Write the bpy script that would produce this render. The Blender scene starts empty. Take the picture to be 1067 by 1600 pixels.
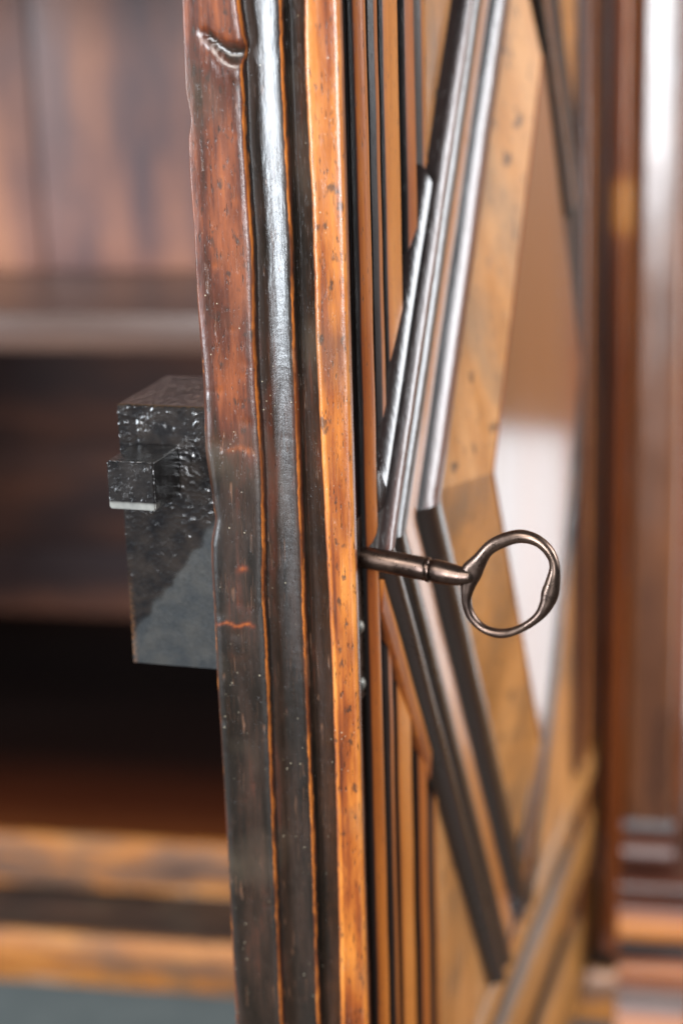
import bpy, bmesh, math, random
from mathutils import Vector, Matrix, noise as mnoise
R = math.radians
random.seed(4)
sc = bpy.context.scene
C = sc.collection
ZB = 1.33                       # height of the lock-side reference point above the floor

# ------------------------------------------------------------------ camera
yaw, pitch, roll = R(101), R(-16.4), R(1.7)
fw = Vector((math.cos(pitch)*math.cos(yaw), math.cos(pitch)*math.sin(yaw), math.sin(pitch)))
rt = Vector((math.sin(yaw), -math.cos(yaw), 0)); up = rt.cross(fw)
r2 = math.cos(roll)*rt - math.sin(roll)*up
u2 = math.sin(roll)*rt + math.cos(roll)*up
cam = bpy.data.cameras.new('camera'); co = bpy.data.objects.new('camera', cam); C.objects.link(co)
M = Matrix((r2, u2, -fw)).transposed().to_4x4()
M.translation = Vector((0.10419, -0.55435, 0.16612 + ZB)); co.matrix_world = M
cam.sensor_width = 36; cam.lens = 66.15; cam.clip_start = .02; cam.clip_end = 100
cam.dof.use_dof = True; cam.dof.focus_distance = .583; cam.dof.aperture_fstop = 5.0
cam.dof.aperture_blades = 0
sc.camera = co

# ------------------------------------------------------------------ world, lamps, exposure
w = bpy.data.worlds.new('World'); sc.world = w; w.use_nodes = True
w.node_tree.nodes['Background'].inputs[0].default_value = (.80, .88, 1, 1)
w.node_tree.nodes['Background'].inputs[1].default_value = .08
def area(name, az, dist, z, sx, sy, power, col, target=(0, .1, 0)):
    l = bpy.data.lights.new(name, 'AREA'); l.shape = 'RECTANGLE'; l.size = sx; l.size_y = sy
    l.energy = power; l.color = col
    o = bpy.data.objects.new(name, l); C.objects.link(o)
    p = Vector((math.cos(R(az))*dist, math.sin(R(az))*dist, z + ZB)); o.location = p
    dv = Vector(target) + Vector((0, 0, ZB)) - p
    o.rotation_euler = dv.to_track_quat('-Z', 'Y').to_euler(); return o
area('window_light_left', 213, 2.5, .25, .66, 1.36, 70, (.84, .92, 1))
area('window_light_right', 15, 2.2, .80, .9, 1.2, 47, (.93, .96, 1))
area('window_light_behind', 270, 2.0, .28, .46, 1.08, 42, (.93, .96, 1), (.083, .47, .1))
area('room_light_behind', 262, 2.5, 2.15, 2.0, 1.0, 72, (1, .96, .90))
area('wall_fill_light', 31, .87, .0, .5, .4, 8, (.90, .95, 1), (.40, 1.2, -.38))  # unseen lamp, added to brighten the wall reflected in the raised field
sc.view_settings.view_transform = 'Standard'; sc.view_settings.look = 'None'
sc.view_settings.exposure = .36; sc.view_settings.gamma = 1

# ------------------------------------------------------------------ materials
class NT:
    def __init__(s, name):
        s.m = bpy.data.materials.new(name); s.m.use_nodes = True
        s.t = s.m.node_tree; s.b = s.t.nodes['Principled BSDF']
    def n(s, typ, **kw):
        x = s.t.nodes.new(typ)
        for k, v in kw.items(): setattr(x, k, v)
        return x
    def put(s, sock, v):
        if isinstance(v, bpy.types.NodeSocket): s.t.links.new(v, sock)
        elif v is not None: sock.default_value = v
    def math(s, op, a, b=None, clamp=False):
        x = s.n('ShaderNodeMath', operation=op, use_clamp=clamp); s.put(x.inputs[0], a)
        if b is not None: s.put(x.inputs[1], b)
        return x.outputs[0]
    def mapr(s, v, a, b, c=0., d=1., smooth=False):
        x = s.n('ShaderNodeMapRange'); s.put(x.inputs[0], v)
        if smooth: x.interpolation_type = 'SMOOTHSTEP'
        for i, q in enumerate((a, b, c, d)): x.inputs[i+1].default_value = q
        return x.outputs[0]
    def mix(s, f, a, b):
        x = s.n('ShaderNodeMix', data_type='RGBA'); s.put(x.inputs[0], f)
        for i, q in ((6, a), (7, b)): s.put(x.inputs[i], (*q, 1) if isinstance(q, tuple) and len(q) == 3 else q)
        return x.outputs[2]
    def coords(s, scale, off=(0, 0, 0)):
        tc = s.n('ShaderNodeTexCoord'); mp = s.n('ShaderNodeMapping')
        s.t.links.new(tc.outputs['Object'], mp.inputs[0])
        mp.inputs['Scale'].default_value = scale; mp.inputs['Location'].default_value = off
        return mp.outputs[0]
    def noise(s, vec, scale, detail=4, rough=.55):
        x = s.n('ShaderNodeTexNoise'); s.put(x.inputs['Vector'], vec)
        x.inputs['Scale'].default_value = scale; x.inputs['Detail'].default_value = detail
        x.inputs['Roughness'].default_value = rough; return x.outputs['Fac']
    def attr(s, name):
        x = s.n('ShaderNodeAttribute', attribute_name=name); return x.outputs['Fac']
    def ramp(s, v, stops):
        x = s.n('ShaderNodeValToRGB'); s.put(x.inputs[0], v); e = x.color_ramp.elements
        while len(e) < len(stops): e.new(.5)
        for el, (p, c) in zip(e, stops): el.position = p; el.color = (*c, 1)
        return x.outputs[0]
    def bump(s, h, dist, strength=1., normal=None):
        x = s.n('ShaderNodeBump'); x.inputs['Distance'].default_value = dist
        x.inputs['Strength'].default_value = strength; s.put(x.inputs['Height'], h)
        if normal is not None: s.put(x.inputs['Normal'], normal)
        return x.outputs[0]

RAMP = [(0, (.006, .004, .0035)), (.18, (.018, .008, .006)), (.38, (.075, .018, .007)), (.58, (.21, .050, .009)),
        (.78, (.40, .125, .016)), (1, (.58, .23, .045))]
ERAMP = [(0, (.0095, .0066, .0046)), (.18, (.024, .012, .007))] + RAMP[2:]
def wood(name, tone=None, axis='z', patch=.55, grain=.30, rough=.30, coat=.55, crough=.16, fine=1.,
         pores=.5, bumpd=.00012, ramp=RAMP, dust=0., off=0., patchscale=30., spots=0., scratch=0., spotscale=130):
    k = NT(name)
    def sv(a, l): return {'x': (l, a, a), 'y': (a, l, a), 'z': (a, a, l)}[axis]
    o = (off, off*1.7, off*.6)
    g = k.noise(k.coords(sv(1, .022), o), 460*fine, 5)
    g2 = k.noise(k.coords(sv(1, .03), o), 1500*fine, 2)
    p = k.noise(k.coords(sv(1, .22), o), patchscale*fine, 5, .62)
    po = k.noise(k.coords(sv(1, .16), (o[0]+3, o[1], o[2])), 1500*fine, 2)
    t = k.attr('tone') if tone is None else tone
    v = k.math('ADD', t, k.math('MULTIPLY', k.math('SUBTRACT', p, .5), patch*2))
    v = k.math('ADD', v, k.math('MULTIPLY', k.math('SUBTRACT', g, .5), grain*1.2))
    v = k.math('ADD', v, k.math('MULTIPLY', k.math('SUBTRACT', g2, .5), grain*.5), clamp=True)
    col = k.ramp(v, ramp)
    pm = k.mapr(po, .62, .69); pm = k.math('MULTIPLY', pm, pores)
    col = k.mix(pm, col, (.014, .007, .005))
    if spots:
        sn = k.noise(k.coords(sv(1, .6), (o[0]+9, o[1], o[2])), spotscale, 3, .5)
        col = k.mix(k.math('MULTIPLY', k.mapr(sn, .62, .70), spots), col, (.022, .014, .010))
        s2 = k.noise(k.coords((1, 1, 1), (o[0]+5, o[1], o[2])), 24, 3, .5)
        col = k.mix(k.math('MULTIPLY', k.mapr(s2, .52, .68), .55*spots), col, (.085, .065, .045))
    wr = k.attr('wear')
    wn = k.noise(k.coords(sv(1, .25), o), 700, 4)
    wm = k.mapr(k.math('ADD', wr, k.math('MULTIPLY', k.math('SUBTRACT', wn, .5), 1.3)), .45, .62)
    wm = k.math('MULTIPLY', wm, k.mapr(wr, .02, .1))
    wm = k.math('MULTIPLY', wm, k.mapr(k.noise(k.coords(sv(1, .3), o), 190, 3), .40, .54, .12, 1))
    col = k.mix(wm, col, k.ramp(wn, [(0, (.34, .075, .010)), (.6, (.56, .165, .022)), (1, (.70, .30, .06))]))
    if dust:
        vo = k.n('ShaderNodeTexVoronoi'); k.put(vo.inputs['Vector'], k.coords((1, 1, .8), o)); vo.inputs['Scale'].default_value = 420
        dn = k.noise(k.coords((1, 1, 1), o), 60, 2)
        dm = k.math('MULTIPLY', k.mapr(vo.outputs['Distance'], .10, .05), k.mapr(dn, .52, .60))
        dm = k.math('MULTIPLY', dm, dust)
        col = k.mix(dm, col, (.50, .44, .32))
    hs = None
    if scratch:
        tc = k.n('ShaderNodeTexCoord'); tot = None
        for q, (rx, sc1) in enumerate(((R(28), 380), (R(-41), 460), (R(7), 600))):
            mp = k.n('ShaderNodeMapping'); k.t.links.new(tc.outputs['Object'], mp.inputs[0])
            mp.inputs['Rotation'].default_value = (rx, 0, 0); mp.inputs['Scale'].default_value = (.25, 1, .035); mp.inputs['Location'].default_value = (q*.3, 0, q*.7)
            nn = k.noise(mp.outputs[0], sc1, 1, .3)
            ln = k.mapr(k.math('ABSOLUTE', k.math('SUBTRACT', nn, .5)), .004, .011, 1, 0)
            gate = k.mapr(k.noise(k.coords((1, 1, 1), (q*.11, .2, .5)), 75, 2), .57, .63)
            ln = k.math('MULTIPLY', ln, gate); tot = ln if tot is None else k.math('MAXIMUM', tot, ln)
        col = k.mix(k.math('MULTIPLY', tot, .55*scratch), col, (.26, .13, .075)); hs = tot
    k.put(k.b.inputs['Base Color'], col)
    k.put(k.b.inputs['Roughness'], k.math('ADD', k.mapr(p, .3, .7, rough*.8, rough*1.35), k.math('MULTIPLY', wr, .7), clamp=True))
    k.put(k.b.inputs['Coat Weight'], k.math('MULTIPLY', k.math('SUBTRACT', 1., k.math('MULTIPLY', wr, 2.2), clamp=True), coat))
    k.b.inputs['Specular IOR Level'].default_value = .45
    k.b.inputs['Coat Roughness'].default_value = crough
    h = k.math('SUBTRACT', k.math('MULTIPLY', g, .8), k.math('MULTIPLY', pm, .9))
    if hs is not None: h = k.math('SUBTRACT', h, k.math('MULTIPLY', hs, .9))
    nb = k.bump(h, bumpd)
    un = k.noise(k.coords(sv(1, .35), o), 240, 4, .65)
    nb = k.bump(un, bumpd*2.2, .5, nb)
    sc_ = k.noise(k.coords((1, 1, 1), o), 1300, 2)
    k.put(k.b.inputs['Normal'], nb); k.put(k.b.inputs['Coat Normal'], k.bump(un, bumpd*2.2, .5, k.bump(sc_, bumpd*.35, 1., k.bump(g, bumpd*.6))))
    return k.m

def metal(name, base, base2, rough, scale, bumpd, metallic=.9, speck=0., mask=None, lit_rub_cols=((.014, .017, .019), (.030, .030, .028))):
    k = NT(name)
    c = k.coords((1, 1, 1)); n1 = k.noise(c, scale, 6, .65); n2 = k.noise(c, scale*.18, 4)
    col = k.mix(k.mapr(n2, .38, .62), base, base2)
    rg = k.mapr(n1, .3, .7, rough*.7, rough*1.4)
    h = n1; bd = bumpd
    if mask == 'lock':       # hammered, pitted above a diagonal; below it a lit area painted lighter and smoother
        at = k.attr('lit_rub')
        col = k.mix(at, col, k.mix(k.mapr(n2, .35, .65), lit_rub_cols[0], lit_rub_cols[1]))
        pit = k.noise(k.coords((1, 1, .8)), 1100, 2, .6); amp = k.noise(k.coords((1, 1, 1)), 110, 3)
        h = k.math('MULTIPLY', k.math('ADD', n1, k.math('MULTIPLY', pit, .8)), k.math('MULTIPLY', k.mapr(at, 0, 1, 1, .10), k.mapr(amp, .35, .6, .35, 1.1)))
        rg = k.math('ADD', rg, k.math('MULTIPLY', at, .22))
        rust = k.attr('wear'); col = k.mix(k.math('MULTIPLY', rust, k.mapr(n1, .4, .6)), col, (.17, .075, .03))
    k.put(k.b.inputs['Base Color'], col); k.put(k.b.inputs['Roughness'], rg)
    k.b.inputs['Metallic'].default_value = metallic
    k.put(k.b.inputs['Normal'], k.bump(h, bd))
    return k.m

M_edge = wood('patinated_edge_wood', patch=.50, grain=.30, dust=.9, pores=.8, patchscale=95, rough=.30, coat=.70, crough=.20, ramp=ERAMP, scratch=.6, spots=.75, spotscale=300)
M_mould = wood('ebonised_moulding_wood', patch=.24, grain=.24, off=2, rough=.38, coat=.3, crough=.25)
M_bead = wood('polished_bead_wood', patch=.2, grain=.2, off=3, rough=.26, coat=.85, crough=.13)
M_mouldx = wood('diagonal_moulding_wood', axis='x', patch=.16, grain=.22, off=4, rough=.30, coat=.8, crough=.17)
M_panel = wood('walnut_panel_wood', patch=.36, grain=.26, off=5, fine=.6, rough=.36, coat=.45, crough=.24, pores=.6, patchscale=62, spots=.8,
               ramp=[(0, (.012, .008, .006)), (.3, (.075, .038, .020)), (.55, (.22, .095, .030)), (.78, (.41, .168, .043)), (1, (.52, .25, .085))])
M_field = wood('polished_field_wood', tone=.55, patch=.22, grain=.16, off=6, fine=.6, rough=.2, coat=1., crough=.11, bumpd=.00002, pores=.3)
M_rail = wood('door_rail_wood', axis='x', patch=.30, grain=.22, off=7, rough=.40, coat=.3, crough=.25, spots=.5,
              ramp=[(0, (.012, .008, .006)), (.3, (.065, .033, .016)), (.55, (.24, .100, .022)), (.78, (.40, .175, .042)), (1, (.50, .255, .095))])
M_col = wood('pilaster_wood', tone=.47, patch=.60, grain=.2, off=8, fine=.6, rough=.30, coat=.9, crough=.17,
             ramp=[(0, (.020, .012, .010)), (.3, (.065, .026, .014)), (.55, (.17, .060, .020)), (.8, (.33, .12, .03)), (1, (.42, .18, .05))], bumpd=.00005)
M_post = wood('frame_post_wood', tone=.50, patch=.35, grain=.2, off=9, fine=.5, rough=.3, coat=.6)
M_ledge = wood('worn_sheen_toned_ledge_wood', axis='x', patch=.85, grain=.2, off=10, fine=.8, rough=.45, coat=.12, patchscale=52, spots=.9,
               ramp=[(0, (.015, .012, .012)), (.22, (.07, .04, .03)), (.42, (.15, .075, .042)), (.6, (.33, .115, .020)), (.78, (.42, .18, .045)), (1, (.36, .29, .25))])  # the pale grey end of the ramp stands in for sheen
M_ped = wood('pedestal_wood', axis='x', patch=.30, grain=.2, off=14, fine=.5, rough=.42, coat=.3, crough=.28)
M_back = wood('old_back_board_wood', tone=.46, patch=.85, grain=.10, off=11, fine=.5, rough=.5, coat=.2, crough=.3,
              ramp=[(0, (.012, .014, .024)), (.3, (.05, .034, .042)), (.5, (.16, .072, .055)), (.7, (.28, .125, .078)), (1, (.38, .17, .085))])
M_backlow = wood('shaded_back_board_wood', tone=.50, axis='x', patch=.75, grain=.10, off=11.5, fine=.4, rough=.6, coat=.0, crough=.3,
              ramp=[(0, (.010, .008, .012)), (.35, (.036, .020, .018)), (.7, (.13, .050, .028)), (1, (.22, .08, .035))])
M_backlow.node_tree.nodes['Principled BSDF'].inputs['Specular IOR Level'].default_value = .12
M_shelf = wood('shelf_wood', tone=.40, axis='x', patch=.3, grain=.2, off=12, fine=.4, rough=.34, coat=.6, crough=.25,
               ramp=[(0, (.02, .014, .014)), (.4, (.085, .045, .032)), (.75, (.20, .11, .065)), (1, (.30, .17, .10))])
M_floorb = wood('shaded_floor_board_wood', axis='x', patch=.10, grain=.1, off=13, fine=.4, rough=.6, coat=.05,
                ramp=[(0, (.003, .002, .002)), (.25, (.010, .004, .003)), (.5, (.06, .014, .005)), (.75, (.16, .045, .012)), (1, (.30, .11, .03))])
M_floorb.node_tree.nodes['Principled BSDF'].inputs['Specular IOR Level'].default_value = .08
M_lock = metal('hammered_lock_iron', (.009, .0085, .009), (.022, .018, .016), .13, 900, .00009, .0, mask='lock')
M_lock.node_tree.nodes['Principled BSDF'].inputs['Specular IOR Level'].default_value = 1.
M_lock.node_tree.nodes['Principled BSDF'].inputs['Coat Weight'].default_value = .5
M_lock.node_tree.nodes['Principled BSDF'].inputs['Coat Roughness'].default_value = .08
M_bolt = metal('bolt_iron', (.012, .0115, .012), (.026, .023, .022), .14, 1000, .00012, .15, mask='lock', lit_rub_cols=((.16, .16, .15), (.24, .24, .22)))
M_key = metal('worn_key_iron', (.095, .066, .055), (.17, .118, .092), .30, 300, .00004, .95)
M_nail = metal('nail_iron', (.20, .20, .18), (.30, .29, .26), .45, 500, .0002, .7)
def plain(name, c1, c2, scale, rough, axisscale=(1, 1, 1)):
    k = NT(name); n = k.noise(k.coords(axisscale), scale, 5)
    k.put(k.b.inputs['Base Color'], k.mix(k.mapr(n, .35, .65), c1, c2))
    k.b.inputs['Roughness'].default_value = rough; k.put(k.b.inputs['Normal'], k.bump(n, .0003)); return k.m
M_grey = plain('blue_grey_paint', (.043, .052, .052), (.054, .063, .062), 40, .45)
M_wall = plain('white_plaster', (.80, .79, .78), (.84, .83, .82), 12, .8)
M_reflpanel = plain('brown_reflection_panel_paint', (.18, .088, .032), (.23, .115, .045), 10, .5, (1, 1, .1))
M_floor = plain('dark_floor_boards', (.05, .035, .025), (.09, .06, .04), 14, .45, (.1, 1, 1))

# ------------------------------------------------------------------ mesh helpers
def link(name, verts, faces, mat, parent=None, tone=None, wear=None, lit_rub=None, smooth=True, angle=40, matrix=None):
    me = bpy.data.meshes.new(name); me.from_pydata([tuple(v) for v in verts], [], faces)
    for nm, arr in (('tone', tone), ('wear', wear), ('lit_rub', lit_rub)):
        if arr is not None:
            a = me.attributes.new(nm, 'FLOAT', 'POINT'); a.data.foreach_set('value', arr)
    bm = bmesh.new(); bm.from_mesh(me); bmesh.ops.recalc_face_normals(bm, faces=bm.faces); bm.to_mesh(me); bm.free()
    if smooth:
        me.polygons.foreach_set('use_smooth', [True]*len(me.polygons)); me.set_sharp_from_angle(angle=R(angle))
    me.materials.append(mat); me.update()
    o = bpy.data.objects.new(name, me); C.objects.link(o)
    if parent: o.parent = parent
    if matrix is not None: o.matrix_local = matrix
    return o
def empty(name, loc, label, cat, group=None, rz=0):
    o = bpy.data.objects.new(name, None); C.objects.link(o); o.location = loc; o.rotation_euler.z = rz
    o.empty_display_size = .05; o['label'] = label; o['category'] = cat
    if group: o['group'] = group
    return o
def box(name, x0, x1, y0, y1, z0, z1, mat, parent=None, bev=.0015, tone=None):
    bm = bmesh.new()
    r = bmesh.ops.create_cube(bm, size=1)
    for v in bm.verts:
        v.co = Vector(((x0+x1)/2 + v.co.x*(x1-x0), (y0+y1)/2 + v.co.y*(y1-y0), (z0+z1)/2 + v.co.z*(z1-z0)))
    if bev: bmesh.ops.bevel(bm, geom=bm.edges[:], offset=bev, segments=2, affect='EDGES', profile=.6)
    vs = [v.co.copy() for v in bm.verts]; bm.verts.index_update()
    fs = [[v.index for v in f.verts] for f in bm.faces]; bm.free()
    return link(name, vs, fs, mat, parent, tone=[tone]*len(vs) if tone is not None else None)
def smoothstep(a, b, x):
    t = max(0, min(1, (x-a)/(b-a))); return t*t*(3-2*t)
def interp(tab, x):
    tab = sorted(tab)
    if x <= tab[0][0]: return tab[0][1]
    for (a, p), (b, q) in zip(tab, tab[1:]):
        if x <= b:
            t = (x-a)/(b-a); t = t*t*(3-2*t)*.5 + t*.5; return p + (q-p)*t
    return tab[-1][1]
def sweep(profile, lines, mat, name, parent, close_back=None, matrix=None, jitter=0., seed=0, wearband=()):
    """profile: list of (tone, wear); lines[i] = list of points of profile vertex i along the length (all same count)"""
    n, m = len(lines), len(lines[0])
    verts = [p for l in lines for p in l]; tone = []; wear = []
    for (t, wv), l in zip(profile, lines): tone += [t]*m; wear += [wv]*m
    if jitter:
        for i, v in enumerate(verts):
            q = Vector(v)*35 + Vector((seed*7.1, 0, 0)); d = mnoise.noise_vector(q)
            verts[i] = Vector(v) + d*jitter
    faces = []
    for i in range(n-1):
        for j in range(m-1): faces.append((i*m+j, i*m+j+1, (i+1)*m+j+1, (i+1)*m+j))
    # closing back and end caps
    for j in range(m-1): faces.append(((n-1)*m+j, (n-1)*m+j+1, j+1, j))
    faces.append([i*m for i in range(n)]); faces.append([i*m+m-1 for i in range(n)][::-1])
    return link(name, verts, faces, mat, parent, tone, wear, matrix=matrix)
def lathe(name, prof, cx, cy, mat, parent, seg=48):
    vs = []; n = len(prof)
    for j in range(seg):
        a = 2*math.pi*j/seg
        vs += [Vector((cx+math.cos(a)*r, cy+math.sin(a)*r, z)) for r, z in prof]
    fs = [(j*n+i, ((j+1) % seg)*n+i, ((j+1) % seg)*n+i+1, j*n+i+1) for j in range(seg) for i in range(n-1)]
    fs.append([j*n for j in range(seg)]); fs.append([j*n+n-1 for j in range(seg)])
    return link(name, vs, fs, mat, parent)

# ------------------------------------------------------------------ the place behind
def sheet(name, pts, mat, kind='structure'):
    o = link(name, pts, [tuple(range(len(pts)))], mat, smooth=False); o['kind'] = kind; return o
sheet('floor', [(-4, -4, 0), (4, -4, 0), (4, 2.2, 0), (-4, 2.2, 0)], M_floor)
sheet('wall', [(-4, 1.20, 0), (4, 1.20, 0), (4, 1.20, 2.6), (-4, 1.20, 2.6)], M_wall)
wp = box('brown_reflection_panel', -4, 4, 1.16, 1.198, ZB-.27, 2.6, M_reflpanel); wp['kind'] = 'structure'  # unseen, added so the upper part of the raised field reflects brown
wp = box('dark_reflection_panel', -4, 4, 1.15, 1.199, 0, ZB-.585, M_reflpanel); wp['kind'] = 'structure'  # unseen, added to keep white reflections off the lower mouldings

# ------------------------------------------------------------------ cabinet (open case the door hangs on)
FZ = -.405
cab = empty('cabinet', (-.30, .75, 0), 'old dark wooden cabinet with its moulded door swung open and a shelf inside', 'cabinet')
inv = Matrix.Translation((.30, -.75, 0))
def cpart(o):                        # built in world x, y and z measured from the lock; moved into the cabinet's frame
    o.parent = cab; o.matrix_local = Matrix.Translation((.30, -.75, ZB)); return o
YB = .725                                                     # the upper compartment is shallow
for k in range(6):
    x0 = -.78 + k*.142
    cpart(box('back_board', x0, x0+.1405, YB+.0012*(k % 2), YB+.016, -.0435, .42, M_back, bev=.002))
for k in range(4):                                            # lower boards lie across; the shelf's shade is put into their darker colour
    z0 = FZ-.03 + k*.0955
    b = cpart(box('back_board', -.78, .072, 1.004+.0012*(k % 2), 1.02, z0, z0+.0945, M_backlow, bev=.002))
cpart(box('shelf', -.76, .050, .567, 1.002, -.069, -.044, M_shelf, bev=.004, tone=.45))
cpart(box('shelf', -.76, .050, .521, YB-.001, .1575, .183, M_shelf, bev=.004, tone=.45))  # unseen upper shelf, added to shade the top of the back boards
# floor board of the case: deep shade and lit front edge put into tone
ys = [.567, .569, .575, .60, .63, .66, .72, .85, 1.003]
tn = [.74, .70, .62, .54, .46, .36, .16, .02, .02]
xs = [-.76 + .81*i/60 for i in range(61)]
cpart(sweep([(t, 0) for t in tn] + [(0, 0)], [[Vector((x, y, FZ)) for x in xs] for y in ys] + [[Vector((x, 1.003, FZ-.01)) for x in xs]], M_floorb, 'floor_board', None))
def xstrip(name, yz, x0, x1, mat, n=70, jit=.0006, seed=1):
    # yz: (y, z, tone, wear)
    return cpart(sweep([(q[2], q[3]) for q in yz], [[Vector((x0+(x1-x0)*i/n, q[0], q[1])) for i in range(n+1)] for q in yz], mat, name, None, jitter=jit, seed=seed))
xstrip('floor_board_edging', [(.566, FZ-.0005, .5, 0), (.563, FZ-.002, .58, 0), (.5615, FZ-.008, .50, 0), (.561, FZ-.02, .46, 0), (.5615, FZ-.034, .5, 0), (.5625, FZ-.039, .7, .1), (.566, FZ-.040, .2, 0)], -.76, .052, M_ledge)
xstrip('base_moulding', [(.62, -.447, .05, 0), (.545, -.4465, .05, 0), (.512, -.446, .08, 0), (.507, -.4455, .3, 0), (.503, -.447, .68, 0), (.5005, -.452, .64, 0), (.4995, -.460, .54, 0), (.5005, -.470, .5, 0), (.504, -.478, .58, 0), (.507, -.4855, .66, 0), (.510, -.487, .3, 0), (.535, -.488, .1, 0)], -.76, .110, M_ledge, seed=3)
cpart(box('lower_case', -.76, .110, .532, 1.02, -1.33, -.489, M_grey, bev=.002))
cpart(box('side_panel', -.785, -.762, .52, 1.02, -.44, .42, M_back, bev=.002))
cpart(box('side_panel', .054, .074, .535, 1.00, -.44, .42, M_back, bev=.002))
cpart(box('pilaster_board', .0745, .1045, .505, .535, -.44, .42, M_post, bev=.002))
# rounded strip beside the hinge, with a lit patch put into its tone
yz = []
pts = [(.0548, .545), (.0545, .522), (.0560, .517), (.0600, .5145), (.0630, .5135), (.0660, .5145), (.0682, .517), (.0690, .522), (.0690, .545)]
zs = [-.44 + .86*i/90 for i in range(91)]
prof = [(.42, 0)]*2 + [(.46, 0), (.54, .0), (.62, 0), (.62, 0), (.52, 0), (.3, 0), (.15, 0)]
strip = cpart(sweep(prof, [[Vector((x, y, z)) for z in zs] for x, y in pts], M_post, 'hinge_post', None, jitter=.0003))
M_post2 = wood('frame_bead_wood', patch=.22, grain=.2, off=9.5, fine=.5, rough=.3, coat=.6)
strip.data.materials[0] = M_post2
ta = strip.data.attributes['tone']
for i in range(len(pts)):
    for j, z in enumerate(zs):
        a = ta.data[i*len(zs)+j]; a.value += .34*smoothstep(.008, .014, z)*(1-smoothstep(.040, .047, z)) - .06*smoothstep(.1, -.3, z)
# flat-fronted pilaster with softly rounded edges, on a moulded base
px = [(.0712, .507), (.0704, .490), (.0703, .4745), (.0708, .4718), (.0720, .4702)] + [(.0735+.0195*i/8, .4694+.0003*(2*abs(i/8-.5))**2) for i in range(9)] + [(.0945, .4704), (.0962, .4722), (.0970, .4750), (.0970, .507)]
cpart(sweep([(.4, 0)]*len(px), [[Vector((x, y, .42-.747*i/90)) for i in range(91)] for x, y in px], M_col, 'pilaster', None, jitter=.0003, seed=8))
pb = [(.507, -.326, .3, 0), (.4690, -.326, .3, 0), (.4680, -.3305, .2, 0), (.4655, -.3320, .3, 0), (.4600, -.3335, .35, 0), (.4560, -.3365, .35, 0), (.4540, -.3415, .3, 0), (.4550, -.3470, .3, 0), (.4590, -.3515, .3, 0), (.507, -.3522, .1, 0)]
cpart(sweep([(q[2], 0) for q in pb], [[Vector((.0690+.0300*i/10, q[0], q[1])) for i in range(11)] for q in pb], M_ped, 'pilaster_base', None))
def pedestal(name, zt, zb, yf, prof, seed, x0=.0675, x1=.1090):
    xstrip(name, prof, x0, x1, M_ped, n=12, jit=.0004, seed=seed)
pedestal('pedestal_cap', 0, 0, 0, [(.53, -.3526, .25, 0), (.452, -.3526, .25, 0), (.4450, -.3532, .3, 0), (.4430, -.355, .25, 0), (.4425, -.358, .22, 0), (.4435, -.364, .36, 0), (.4445, -.369, .36, 0), (.4430, -.3725, .5, 0), (.4380, -.3755, .8, 0), (.4360, -.380, .85, .3), (.4370, -.3860, .7, 0), (.4400, -.3885, .2, 0), (.53, -.3885, .05, 0)], 5)
pedestal('pedestal_block', 0, 0, 0, [(.53, -.3890, .05, 0), (.4520, -.3892, .05, 0), (.4505, -.392, .04, 0), (.4500, -.400, .03, 0), (.4460, -.4035, .25, 0), (.4420, -.4060, .66, .1), (.4400, -.412, .64, 0), (.4415, -.4180, .5, 0), (.4385, -.4225, .2, 0), (.4350, -.426, .25, 0), (.4330, -.432, .5, 0), (.430, -.4360, .8, .2), (.427, -.4420, .8, 0), (.4270, -.4440, .6, 0), (.53, -.4445, .05, 0)], 6)
pedestal('pedestal_foot', 0, 0, 0, [(.498, -.4448, .3, 0), (.430, -.4446, .4, 0), (.4255, -.4465, .75, 0), (.4240, -.455, .66, 0), (.4250, -.486, .6, 0), (.430, -.4878, .4, 0), (.498, -.488, .1, 0)], 7)

# ------------------------------------------------------------------ the open door
ZD = -.43                                                    # bottom of the door
rz = R(84)
def D(s, n, z): return Vector((s, -n, z-ZD))                 # s along the door from its lock edge, n out of its front, z

TA = [(0.1555, -0.04852), (0.1305, -0.0489), (0.1203, -0.04771), (0.1146, -0.04872), (0.1048, -0.04891), (0.0885, -0.0484), (0.0583, -0.04859), (0.0514, -0.04859), (0.0377, -0.04857), (0.018, -0.04897), (-0.0005, -0.04732), (-0.0048, -0.04677), (-0.0143, -0.04853), (-0.0209, -0.0488), (-0.0415, -0.04866), (-0.0621, -0.04879), (-0.0969, -0.04838), (-0.1418, -0.04828), (-0.1885, -0.04817)]
TB = [(0.1551, -0.03093), (0.1458, -0.02997), (0.1429, -0.0295), (0.1366, -0.03059), (0.1146, -0.03079), (0.1016, -0.03036), (0.0821, -0.0298), (0.0519, -0.03051), (0.0355, -0.03039), (0.0279, -0.03008), (0.0105, -0.02977), (-0.0111, -0.03026), (-0.0292, -0.03104), (-0.0476, -0.03072), (-0.0627, -0.0307), (-0.0951, -0.03093), (-0.1355, -0.031), (-0.186, -0.03104)]
TC = [(0.1549, -0.01846), (0.1302, -0.01851), (0.1113, -0.01825), (0.0856, -0.01787), (0.0523, -0.01821), (0.0146, -0.01816), (-0.0103, -0.01802), (-0.0357, -0.01809), (-0.0583, -0.01804), (-0.1136, -0.01779), (-0.1841, -0.01816)]
TE = [(0.1547, -0.01013), (0.1382, -0.01062), (0.1113, -0.01017), (0.0954, -0.00972), (0.0526, -0.00996), (-0.0005, -0.00901), (-0.0542, -0.00816), (-0.1005, -0.00829), (-0.1493, -0.00865), (-0.1828, -0.00919)]
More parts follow.
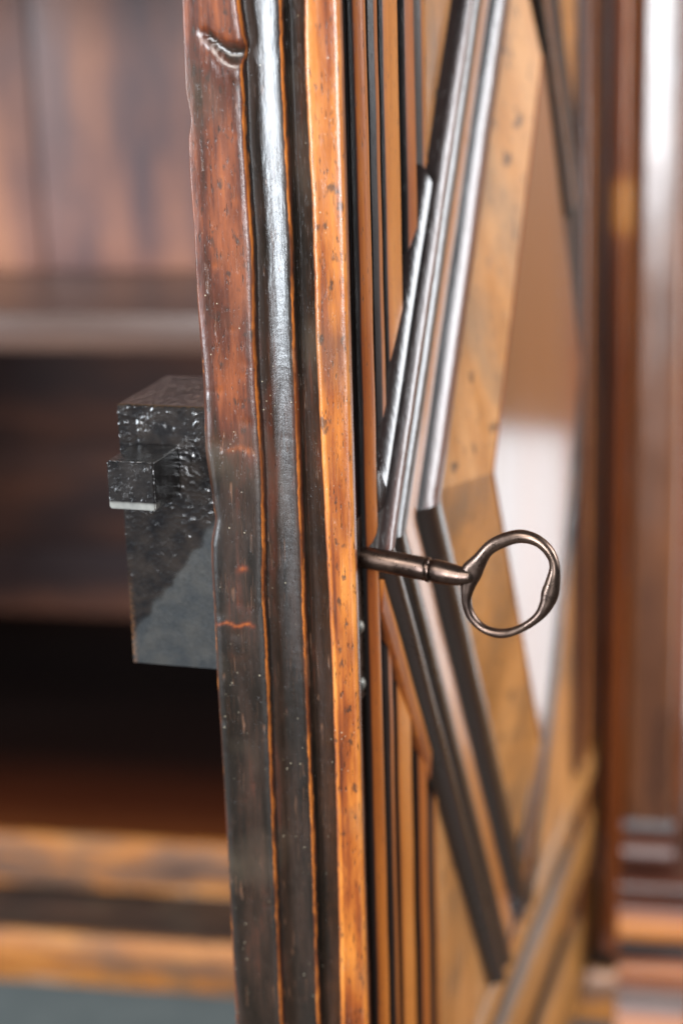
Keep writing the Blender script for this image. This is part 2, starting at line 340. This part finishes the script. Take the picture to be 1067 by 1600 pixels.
def dbox(name, s0, s1, n0, n1, z0, z1, mat, tone, bev=.001, parent='door'):
    bm = bmesh.new(); bmesh.ops.create_cube(bm, size=1)
    for v in bm.verts:
        v.co = D((s0+s1)/2+v.co.x*(s1-s0), (n0+n1)/2+v.co.y*(n1-n0), (z0+z1)/2+v.co.z*(z1-z0))
    bmesh.ops.bevel(bm, geom=bm.edges[:], offset=bev, segments=2, affect='EDGES')
    vs = [v.co.copy() for v in bm.verts]; bm.verts.index_update(); fs = [[v.index for v in f.verts] for f in bm.faces]; bm.free()
    return link(name, vs, fs, mat, door if parent == 'door' else parent, tone=[tone]*len(vs))
door = dbox('door', .0470, .4990, -.044, -.0208, ZD+.004, .416, M_panel, .5, parent=None)
door.parent = cab; door.matrix_local = Matrix.Translation((.30, -.75, ZB+ZD)) @ Matrix.Rotation(rz, 4, 'Z')
def nz(x, y, z=0., s=0.): return mnoise.noise(Vector((x, y, z+s)))
def lock_stile():
    zz = [ZD + (-.215-ZD)*i/12 for i in range(12)] + [-.215 + .395*i/720 for i in range(721)] + [.18 + .24*i/10 for i in range(1, 11)]
    rows = []
    for z in zz:
        a = interp(TA, z) + .00007*nz(z*120, 1) + .00006*nz(z*600, 2)
        b = interp(TB, z) + .00009*nz(z*130, 5) + .00010*nz(z*700, 6)
        c = interp(TC, z) + .00006*nz(z*130, 9) + .00006*nz(z*800, 9.5)
        e = interp(TE, z) + .00014*nz(z*90, 12) + .00008*nz(z*500, 12.5)
        g = .0002 + .00005*nz(z*120, 15)
        lo = smoothstep(.045, -.02, z)                       # old grime is thicker on the lower half
        ft = .38 - .37*lo                                     # fillet tone
        P = []                                                # (n, s, tone, wear)
        A = P.append
        A((a+.0004, .046, .1, 0)); A((a, .010, .25, 0)); rr = .35 + .65*smoothstep(.075, .035, z)
        A((a, .0035, .34, .1)); A((a+.00025*rr, .0018*rr, .42, .30+.2*lo)); A((a+.0009*rr, .0007*rr, .45-.2*lo, .30)); A((a+.0020*rr, .0002, ft+.08*(1-lo), .08))
        N = 9
        for i in range(N):
            u = (i+.5)/N; q = a+.0026 + (b-.0016-a-.0026)*u
            A((q, .00012*nz(q*300, z*40, 3), ft + .06*math.sin(u*3), 0))
        A((b-.0012, .0001, ft, .12)); A((b-.0005, .0003, ft, .30)); A((b-.00015, .0006, .6, .72)); A((b, .0012, .6, .80)); A((b+.00015, .0020, .35, .45))
        A((b+.0003, .0046, .12, .20)); A((b+.0007, .0046, .13, 0))
        for i in range(12):
            u = (i+1)/12.; q = b+.0007 + (c-.0007-b-.0007)*u
            A((q, .0046-.0024*u**1.9 + .00005*nz(q*700, z*120, 7), .17-.07*u-.05*lo, 0))
        A((c-.0003, .0018, .3, .5)); A((c, .0020, .6, .76)); A((c+.0002, .0028, .5, .60)); A((c+.0004, .0056, .05, 0)); A((c+.0010, .0062, .03, 0))
        A((c+.0013, .0052, .04, 0)); A((c+.0018, .0046, .10, 0)); A((c+.0023, .0050, .06, 0))
        for i in range(5):
            u = i/4.; q = c+.0027 + (e-.0004-c-.0027)*u
            A((q, .0046-.0042*u**1.2, .09, 0))
        A((e-.0001, -.0000, .60, .38)); A((e+.0004, -.0004, .74, .24)); A((e+.0011, -.00055, .80, 0))
        for i in range(7):
            u = (i+1)/8.; q = e+.0011 + (g-.0008-e-.0011)*u
            A((q, -.0006+.00010*nz(q*500, z*60, 21), (.70-.08*lo) + .10*nz(q*350, z*30, 23) - .30*smoothstep(.25, .0, u)*smoothstep(-.1, .5, nz(z*26, 33)+.5*lo), 0))
        A((g-.0008, -.0005, .76, .15)); A((g-.0002, -.0002, .82, .34)); A((g, .0003, .8, .2)); A((g, .0028, .3, 0)); A((-.0048, .0036, .1, 0)); A((-.0052, .012, .35, 0)); A((-.0052, .0222, .35, 0)); A((-.020, .0226, .1, 0)); A((-.030, .046, .1, 0))
        # a deep old gouge near the top of the fillet and smaller dents
        Q = []
        for (n, s, t, wv) in P:
            if n < b+.0002 and s < .003:
                f = max(0, min(1, (n-a)/(b-a)))
                zc = .1462 - .0055*f + .002*math.sin(f*6)
                dz = z-zc
                wd = .0011 + .0016*f
                gd = math.exp(-(dz/wd)**2)*smoothstep(.28, .42, f)*(.0019)*(.7+.6*f)
                lip = math.exp(-((dz+2.2*wd)/(1.2*wd))**2)*smoothstep(.4, .6, f)*.0005
                s += gd - lip; t -= gd*130
                for (n0, z0, r0, d0) in DENTS:
                    q = ((n-n0)**2 + ((z-z0)*.6)**2)/(r0*r0)
                    if q < 6: s += d0*math.exp(-q); t += (.10 if d0 > 0 else 0)*math.exp(-q)
            for (n0, n1, z0, hz, dt) in MARKS:
                if n0 < n < n1 and abs(z-z0) < 3*hz: t += dt*math.exp(-((z-z0+.0006*math.sin(n*900))/hz)**2)*smoothstep(n0, n0+.002, n)*smoothstep(n1, n1-.002, n)
            Q.append((n, s, t, wv))
        rows.append((z, Q))
    np_ = len(rows[0][1]); m = len(rows)
    verts, tone, wear, faces = [], [], [], []
    for z, Q in rows:
        for n, s, t, wv in Q: verts.append(D(s, n, z)); tone.append(t); wear.append(wv)
    for j in range(m-1):
        for i in range(np_-1): faces.append((j*np_+i, j*np_+i+1, (j+1)*np_+i+1, (j+1)*np_+i))
        faces.append((j*np_+np_-1, j*np_, (j+1)*np_, (j+1)*np_+np_-1))
    faces.append(list(range(np_))); faces.append([(m-1)*np_+i for i in range(np_)][::-1])
    return link('lock_stile', verts, faces, M_edge, door, tone, wear, angle=55)
MARKS = [(-.0485, -.0335, -.0405, .0007, .45), (-.040, -.034, -.0215, .0012, .35), (-.046, -.036, -.052, .0022, .15), (-.043, -.032, .0185, .0011, .2)]
DENTS = [(-.0440, .0195, .0016, .0005), (-.0335, .027, .001, .0004), (-.0405, -.044, .0012, .0003)]
for _ in range(40):
    DENTS.append((random.uniform(-.047, -.032), random.uniform(-.17, .16), random.uniform(.0004, .0011), random.uniform(.00005, .0003)))
lock_stile()

# mouldings of the door front, profile (s, h, tone); each band is a real step
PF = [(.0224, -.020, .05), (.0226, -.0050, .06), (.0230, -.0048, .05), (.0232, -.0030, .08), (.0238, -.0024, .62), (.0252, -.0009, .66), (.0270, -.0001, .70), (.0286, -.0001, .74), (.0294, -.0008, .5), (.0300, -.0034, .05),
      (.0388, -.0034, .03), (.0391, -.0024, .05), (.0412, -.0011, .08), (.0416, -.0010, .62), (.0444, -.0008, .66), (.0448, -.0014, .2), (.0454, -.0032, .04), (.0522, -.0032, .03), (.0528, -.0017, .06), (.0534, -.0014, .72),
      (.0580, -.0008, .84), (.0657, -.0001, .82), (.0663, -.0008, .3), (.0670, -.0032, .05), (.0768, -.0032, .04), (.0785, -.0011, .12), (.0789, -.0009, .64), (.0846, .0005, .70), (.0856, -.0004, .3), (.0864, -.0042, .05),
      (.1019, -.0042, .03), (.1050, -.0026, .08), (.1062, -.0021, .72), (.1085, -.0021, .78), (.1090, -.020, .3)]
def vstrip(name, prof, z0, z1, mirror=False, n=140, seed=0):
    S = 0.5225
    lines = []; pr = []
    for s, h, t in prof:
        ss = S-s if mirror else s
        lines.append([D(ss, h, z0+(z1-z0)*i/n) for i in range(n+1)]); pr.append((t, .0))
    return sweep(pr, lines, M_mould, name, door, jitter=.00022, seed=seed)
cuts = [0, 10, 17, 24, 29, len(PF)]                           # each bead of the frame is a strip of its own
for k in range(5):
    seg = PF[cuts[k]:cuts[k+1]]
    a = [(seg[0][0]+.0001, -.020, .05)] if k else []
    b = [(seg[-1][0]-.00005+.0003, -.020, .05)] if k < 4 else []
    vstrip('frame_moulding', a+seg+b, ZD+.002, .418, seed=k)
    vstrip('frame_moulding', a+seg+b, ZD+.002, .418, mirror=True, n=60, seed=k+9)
# hinge stile, rails and the board that closes the back
dbox('hinge_stile', .5005, .5200, -.0475, -.0010, ZD+.001, .4195, M_mould, .16)
dbox('panel_ground', .1092, .4132, -.0205, -.0021, -.285, .300, M_panel, .80, bev=.0004)
# bottom rail mouldings (and the same on top, out of the picture)
PR = [(-.2815, -.020, .3), (-.2818, -.0015, .5), (-.2845, .0008, .64), (-.2960, .0014, .66), (-.2985, .0006, .3), (-.3005, -.0036, .06), (-.3130, -.0036, .08), (-.3165, -.0022, .2), (-.3200, .0000, .5), (-.3260, .0010, .62), (-.3470, .0012, .56),
      (-.3505, .0002, .3), (-.3525, -.0018, .14), (-.3700, -.0020, .14), (-.3740, -.0008, .35), (-.3770, .0003, .58), (-.3850, .0008, .62), (-.4180, .0008, .56), (-.4270, -.0002, .4), (-.4285, -.006, .2), (-.4288, -.020, .1)]
rc = [0, 6, 13, len(PR)]
for sgn, s0, s1 in ((1, .1095, .4990), (-1, .1095, .4990)):
    for k in range(3):
        seg = PR[rc[k]:rc[k+1]]
        a = [(seg[0][0]-.0001, -.020, .05)] if k else []
        b = [(seg[-1][0]-.0001, -.020, .05)] if k < 2 else []
        lines = []; pr = []
        for z, h, t in a+seg+b:
            zq = z if sgn > 0 else .012-z
            if zq > .4185: zq = .4185 + (zq-.4185)*.01
            lines.append([D(s0+(s1-s0)*i/80, h, zq) for i in range(81)]); pr.append((t, 0))
        sweep(pr, lines, M_rail, 'rail_moulding', door, jitter=.0003, seed=k+30)

# lozenge: four mitred lengths of moulding round a bevelled, raised field
SC, Z0, S_O, S_I = .242, -.0205, .023, .099
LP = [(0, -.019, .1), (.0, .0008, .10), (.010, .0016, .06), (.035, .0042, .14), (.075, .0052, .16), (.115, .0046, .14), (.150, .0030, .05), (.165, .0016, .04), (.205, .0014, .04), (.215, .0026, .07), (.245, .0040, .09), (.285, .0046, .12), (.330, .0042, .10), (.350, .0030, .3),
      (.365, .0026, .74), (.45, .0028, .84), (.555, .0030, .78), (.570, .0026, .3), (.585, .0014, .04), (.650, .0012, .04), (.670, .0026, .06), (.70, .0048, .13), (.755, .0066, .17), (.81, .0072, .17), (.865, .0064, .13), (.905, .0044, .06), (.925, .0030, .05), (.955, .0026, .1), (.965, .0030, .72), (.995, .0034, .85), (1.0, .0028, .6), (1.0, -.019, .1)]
ZCUT_LO, ZCUT_HI = -.2805, .2925
def lozenge_strip(sx, sz, n=70):
    slope = 1.35 if sz > 0 else 1.475
    lines = []; pr = []
    for f, h, t in (LP if sx > 0 else LP[:26] + [(.81, .0088, .06), (.885, .0098, .05), (.925, .0094, .03), (.945, .0080, .03), (.955, .0060, .03), (.962, .0035, .04), (.972, .0030, .6), (.995, .0030, .8), (1.0, .0028, .5), (1.0, -.019, .1)]):
        sl = S_O + (S_I-S_O)*f
        p0 = Vector((sl, Z0)); p1 = Vector((SC, Z0 + sz*slope*(SC-sl)))
        lim = ZCUT_HI if sz > 0 else ZCUT_LO
        if (p1.y-lim)*sz > 0:
            k = (lim-p0.y)/(p1.y-p0.y); p1 = p0.lerp(p1, k)
        if sx < 0:
            p0.x = 2*SC-p0.x; p1.x = 2*SC-p1.x
            cl = .412-.076*f
            if p0.x > cl: p0 = p0.lerp(p1, (p0.x-cl)/(p0.x-p1.x))
            if sz < 0: h = h*.62 if h > 0 else h
        lines.append([D(*(lambda q: (q.x, h, q.y))(p0.lerp(p1, i/n))) for i in range(n+1)]); pr.append((t + (.20 if sz > 0 and .12 < t < .2 else 0), .0))  # upper beads toned lighter: light from above put into the colour
    ang = math.atan2(sz*slope, sx)                            # grain runs along the strip
    base = lines[0][0]
    mt = Matrix.Translation(base) @ Matrix.Rotation(-ang, 4, 'Y')
    im = mt.inverted()
    lines = [[im @ p for p in l] for l in lines]
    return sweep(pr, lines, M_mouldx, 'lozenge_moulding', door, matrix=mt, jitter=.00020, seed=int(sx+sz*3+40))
for sx in (1, -1):
    for sz in (1, -1): lozenge_strip(sx, sz)
def lozenge_side():
    lines = []; pr = []
    for f, h, t in LP:
        cl = .412-.076*f; sr = 2*SC-(S_O + (S_I-S_O)*f)
        zt = Z0 + 1.35*(sr-cl); zb = Z0 - 1.475*(sr-cl)
        lines.append([D(cl, h*.5 if h > 0 else h, zt+(zb-zt)*i/40) for i in range(41)]); pr.append((min(t, .16), 0))
    sweep(pr, lines, M_mould, 'lozenge_moulding', door, jitter=.0002, seed=47)
lozenge_side()
# outer bead that leaves the frame and follows the lozenge point
def return_bead(sz):
    slope = 1.35 if sz > 0 else 1.475
    send = .098 if sz > 0 else .090
    bp = [(-.0125, -.015, .05), (-.0122, -.0016, .1), (-.0110, .0006, .08), (-.0075, .0024, .10), (-.0040, .0020, .10), (-.0015, .0002, .06), (-.0004, -.0014, .05), (-.0003, -.015, .05)]
    if sz < 0: bp = [(-.0090, -.015, .3), (-.0088, -.0010, .55), (-.0080, .0006, .62), (-.0050, .0010, .58), (-.0018, .0012, .80), (-.0004, .0012, .86), (-.0003, -.015, .3)]
    lines = []
    for ds, h, t in bp:
        sl = S_O + ds*1.0 + .0002
        a = max(sl, .0305)
        p0 = Vector((a, Z0 + sz*slope*(a-sl) + sz*.0003)); p1 = Vector((send, Z0 + sz*slope*(send-sl)))
        lines.append([D(p0.x+(p1.x-p0.x)*i/40, h, p0.y+(p1.y-p0.y)*i/40) for i in range(41)])
    sweep([(t, 0) for _, _, t in bp], lines, M_bead if sz > 0 else M_mould, 'return_bead', door, jitter=.0002, seed=50)
return_bead(1); return_bead(-1)
# bevels and field
FH = .0140
O_ = [(S_I+.0006, Z0), (SC, Z0+1.35*(SC-S_I)-.0006), (2*SC-S_I-.0006, Z0), (SC, Z0-1.475*(SC-S_I)+.0006)]
I_ = [(.1415, -.0245), (.2405, .1255), (.3395, -.0245), (.2405, -.1780)]
def bevel(i, tone):
    j = (i+1) % 4; n, m = 24, 8
    lines = []
    for b in range(m+1):
        v = b/m
        row = []
        for a in range(n+1):
            u = a/n
            o = Vector(O_[i]).lerp(Vector(O_[j]), u); q = Vector(I_[i]).lerp(Vector(I_[j]), u)
            p = o.lerp(q, v); row.append(D(p.x, .0029 + (FH-.0030)*v, p.y))
        lines.append(row)
    under = [p + Vector((0, .02, 0)) for p in lines[-1]]; under0 = [p + Vector((0, .02, 0)) for p in lines[0]]
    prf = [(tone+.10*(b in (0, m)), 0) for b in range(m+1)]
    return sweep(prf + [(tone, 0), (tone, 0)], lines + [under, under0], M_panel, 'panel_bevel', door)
for i, t in ((0, .90), (1, .72), (2, .66), (3, .74)): bevel(i, t)  # upper near facet lightest: fall of light put into the facet tones
fv = [D(s, FH+.0006, z) for s, z in I_] + [D(s, FH-.012, z) for s, z in I_]
ff = link('panel_field', fv, [(0, 1, 2, 3), (4, 5, 6, 7), (0, 1, 5, 4), (1, 2, 6, 5), (2, 3, 7, 6), (3, 0, 4, 7)], M_field, door, smooth=False)

# iron lock screwed to the inside of the door, bolt shot out
def gridbox(name, s0, s1, n0, n1, z0, z1, mat, parent, ns, nn, nzv, rough=.0003, lit_rub=None, wear=None, bev=.0008, seed=0, fine=0):
    verts = {}; vl = []; faces = []; rb = []; wr = []
    def vid(i, j, k):
        key = (i, j, k)
        if key not in verts:
            s = s0+(s1-s0)*i/ns; n = n0+(n1-n0)*j/nn; z = z0+(z1-z0)*k/nzv
            q = Vector((s, n, z))
            # round the edges
            ext = [(i in (0, ns)), (j in (0, nn)), (k in (0, nzv))]
            cpt = Vector(((s0+s1)/2, (n0+n1)/2, (z0+z1)/2))
            if sum(ext) >= 2:
                for ax in range(3):
                    if ext[ax]: q[ax] += bev*.45*(1 if q[ax] < cpt[ax] else -1)
            r_ = rough
            q += mnoise.noise_vector(q*260+Vector((seed, 0, 0)))*r_*.25
            if fine:
                den = smoothstep(-.035, .020, z)*.185 + .10*mnoise.noise(q*90)
                pk = lambda f, th: max(0, mnoise.noise(q*f+Vector((seed, 1, 2)))-th)
                q.x -= (1-.9*(lit_rub(s, n, z) if lit_rub else 0))*r_*(2.0*pk(720, .28-den) + 1.9*pk(1300, .30-den))
                if k == nzv: q.z += r_*1.2*pk(640, .1)
            verts[key] = len(vl); vl.append(D(*q)); rb.append(lit_rub(s, n, z) if lit_rub else 0); wr.append(wear(s, n, z) if wear else 0)
        return verts[key]
    for j in range(nn):
        for k in range(nzv):
            for i in (0, ns): faces.append([vid(i, j, k), vid(i, j+1, k), vid(i, j+1, k+1), vid(i, j, k+1)])
    for i in range(ns):
        for k in range(nzv):
            for j in (0, nn): faces.append([vid(i, j, k), vid(i+1, j, k), vid(i+1, j, k+1), vid(i, j, k+1)])
        for j in range(nn):
            for k in (0, nzv): faces.append([vid(i, j, k), vid(i+1, j, k), vid(i+1, j+1, k), vid(i, j+1, k)])
    return link(name, vl, faces, mat, parent, tone=None, wear=wr, lit_rub=rb, angle=50)
def lit_mask(s, n, z):
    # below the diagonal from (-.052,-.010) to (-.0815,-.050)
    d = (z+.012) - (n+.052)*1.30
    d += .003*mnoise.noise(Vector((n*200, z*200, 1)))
    return .85*smoothstep(.0020, -.0020, d)  # mask of the painted lit area on the lock face
lk = gridbox('lock_case', .010, .055, -.0822, -.0484, -.0610, .0290, M_lock, door, 40, 74, 196, rough=.00022, fine=1, lit_rub=lit_mask, seed=2,
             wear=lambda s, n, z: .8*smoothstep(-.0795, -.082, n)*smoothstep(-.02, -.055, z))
bo = gridbox('bolt', -.012, .0098, -.0770, -.0612, .0002, .0160, M_bolt, door, 44, 34, 34, rough=.00017, fine=1, seed=5,
             lit_rub=lambda s, n, z: smoothstep(.0030, .0022, z)*smoothstep(-.006, -.0110, s))
# small round nails of the keyhole plate
def dome(name, s, n, z, r):
    vs, fs = [], []; A, B = 14, 5
    for b in range(B+1):
        el = math.pi/2*b/B
        for a in range(A):
            t = 2*math.pi*a/A
            vs.append(D(s+math.cos(t)*r*math.cos(el), n+.75*r*math.sin(el), z+math.sin(t)*r*math.cos(el)))
    for b in range(B):
        for a in range(A): fs.append((b*A+a, b*A+(a+1) % A, (b+1)*A+(a+1) % A, (b+1)*A+a))
    fs.append(list(range(A))); return link(name, vs, fs, M_nail, door)
for z in (-.0455, -.0655): dome('nail', .0195, -.0050, z, .0026)
dbox('keyhole_plate', .0065, .0222, -.0060, -.0043, -.0700, -.0080, M_key, .2, bev=.0004)

# ------------------------------------------------------------------ the key
ks, kz = .0234, -.0225
ca, sa = math.cos(rz), math.sin(rz)
def W(s, n, z): return Vector((ca*s + sa*n, sa*s - ca*n, z + ZB))
k0 = W(ks, -.006, kz)
key = empty('door_key', k0, 'old iron key with a round ring bow, left in the cabinet door lock', 'key', rz=rz)
def K(s, n, z): return Vector((s-ks, -(n+.006), z-kz))
def turned(name, pts, seg=32):
    # pts: (n, z centre, radius) along the shank, which droops a little in the worn lock
    vs, fs = [], []
    for i, (n, zc, r) in enumerate(pts):
        for a in range(seg):
            t = 2*math.pi*a/seg; vs.append(K(ks+math.cos(t)*r, n, zc+math.sin(t)*r))
    for i in range(len(pts)-1):
        for a in range(seg): fs.append((i*seg+a, i*seg+(a+1) % seg, (i+1)*seg+(a+1) % seg, (i+1)*seg+a))
    fs.append(list(range(seg))); fs.append([(len(pts)-1)*seg+a for a in range(seg)][::-1])
    return link(name, vs, fs, M_key, key, angle=60)
zc = lambda n: -.0222 - .135*(n+.005)
turned('shank', [(n, zc(n), .00350+.0004*smoothstep(-.02, .016, n)) for n in (-.020, -.01, -.005, 0, .005, .010, .014, .0166)] + [(.0172, zc(.0172), .0037), (.0173, zc(.0173), .0030)])
turned('collar', [(.0171, zc(.0171), .0030), (.0173, zc(.0173), .0040), (.0179, zc(.0179), .0042), (.0186, zc(.0186), .0041), (.0188, zc(.0188), .0034),
                  (.0191, zc(.0191), .0036), (.0200, zc(.02), .0039), (.0215, zc(.0215), .00395), (.0235, zc(.0235), .0038), (.0255, zc(.0255), .0036), (.0272, zc(.0272), .0034), (.0285, zc(.0285), .0032), (.0300, zc(.03)+.0002, .0030), (.0318, zc(.0318)+.0005, .0027), (.0332, zc(.0332)+.0009, .0021), (.0338, zc(.0338)+.001, .0012)])
BOW0 = [(0.02878, -0.024, 0.0353, -0.0265), (0.03345, -0.0196, 0.03666, -0.0231), (0.03784, -0.0141, 0.03883, -0.0185), (0.04395, -0.0111, 0.04445, -0.0153), (0.04901, -0.01, 0.049, -0.0139), (0.05453, -0.0115, 0.05378, -0.0148), (0.05905, -0.0154, 0.0573, -0.0184), (0.06117, -0.021, 0.05816, -0.0217), (0.06119, -0.0262, 0.05667, -0.0268), (0.06071, -0.031, 0.05546, -0.03), (0.05886, -0.0353, 0.05506, -0.034), (0.05609, -0.0392, 0.05329, -0.038), (0.04998, -0.044, 0.0487, -0.042), (0.04279, -0.0472, 0.0428, -0.0442), (0.03659, -0.0461, 0.03713, -0.0436), (0.03144, -0.0421, 0.03328, -0.0399), (0.02941, -0.0374, 0.03187, -0.0351), (0.02896, -0.0311, 0.0331, -0.0308)]
BOW = [tuple(.10*a+.80*b+.10*c for a, b, c in zip(BOW0[i-1], BOW0[i], BOW0[(i+1) % len(BOW0)])) for i in range(len(BOW0))]
def cat(p0, p1, p2, p3, t):
    return .5*((2*p1) + (p2-p0)*t + (2*p0-5*p1+4*p2-p3)*t*t + (3*p1-p0-3*p2+p3)*t**3)
def bow():
    n = len(BOW); sub = 8; seg = 20; vs, fs = [], []
    V4 = [Vector(b) for b in BOW]; cnt = n*sub
    for i in range(n):
        for q in range(sub):
            v = cat(V4[i-1], V4[i], V4[(i+1) % n], V4[(i+2) % n], q/sub)
            o = Vector((v[0], v[1])); p = Vector((v[2], v[3])); c = (o+p)/2; h = (o-p)*.56; hl = h.length
            th = .0011 + .5*min(hl, .0022)
            tw = .0003*math.sin((i+q/sub)/n*2*math.pi+1)                  # the ring is not quite flat
            for a in range(seg):
                t = 2*math.pi*a/seg; m = c + h*math.cos(t)
                vs.append(K(ks + th*math.sin(t) + tw, m.x, m.y))
    for i in range(cnt):
        for a in range(seg):
            fs.append((i*seg+a, i*seg+(a+1) % seg, ((i+1) % cnt)*seg+(a+1) % seg, ((i+1) % cnt)*seg+a))
    return link('bow', vs, fs, M_key, key, angle=80)
bow()
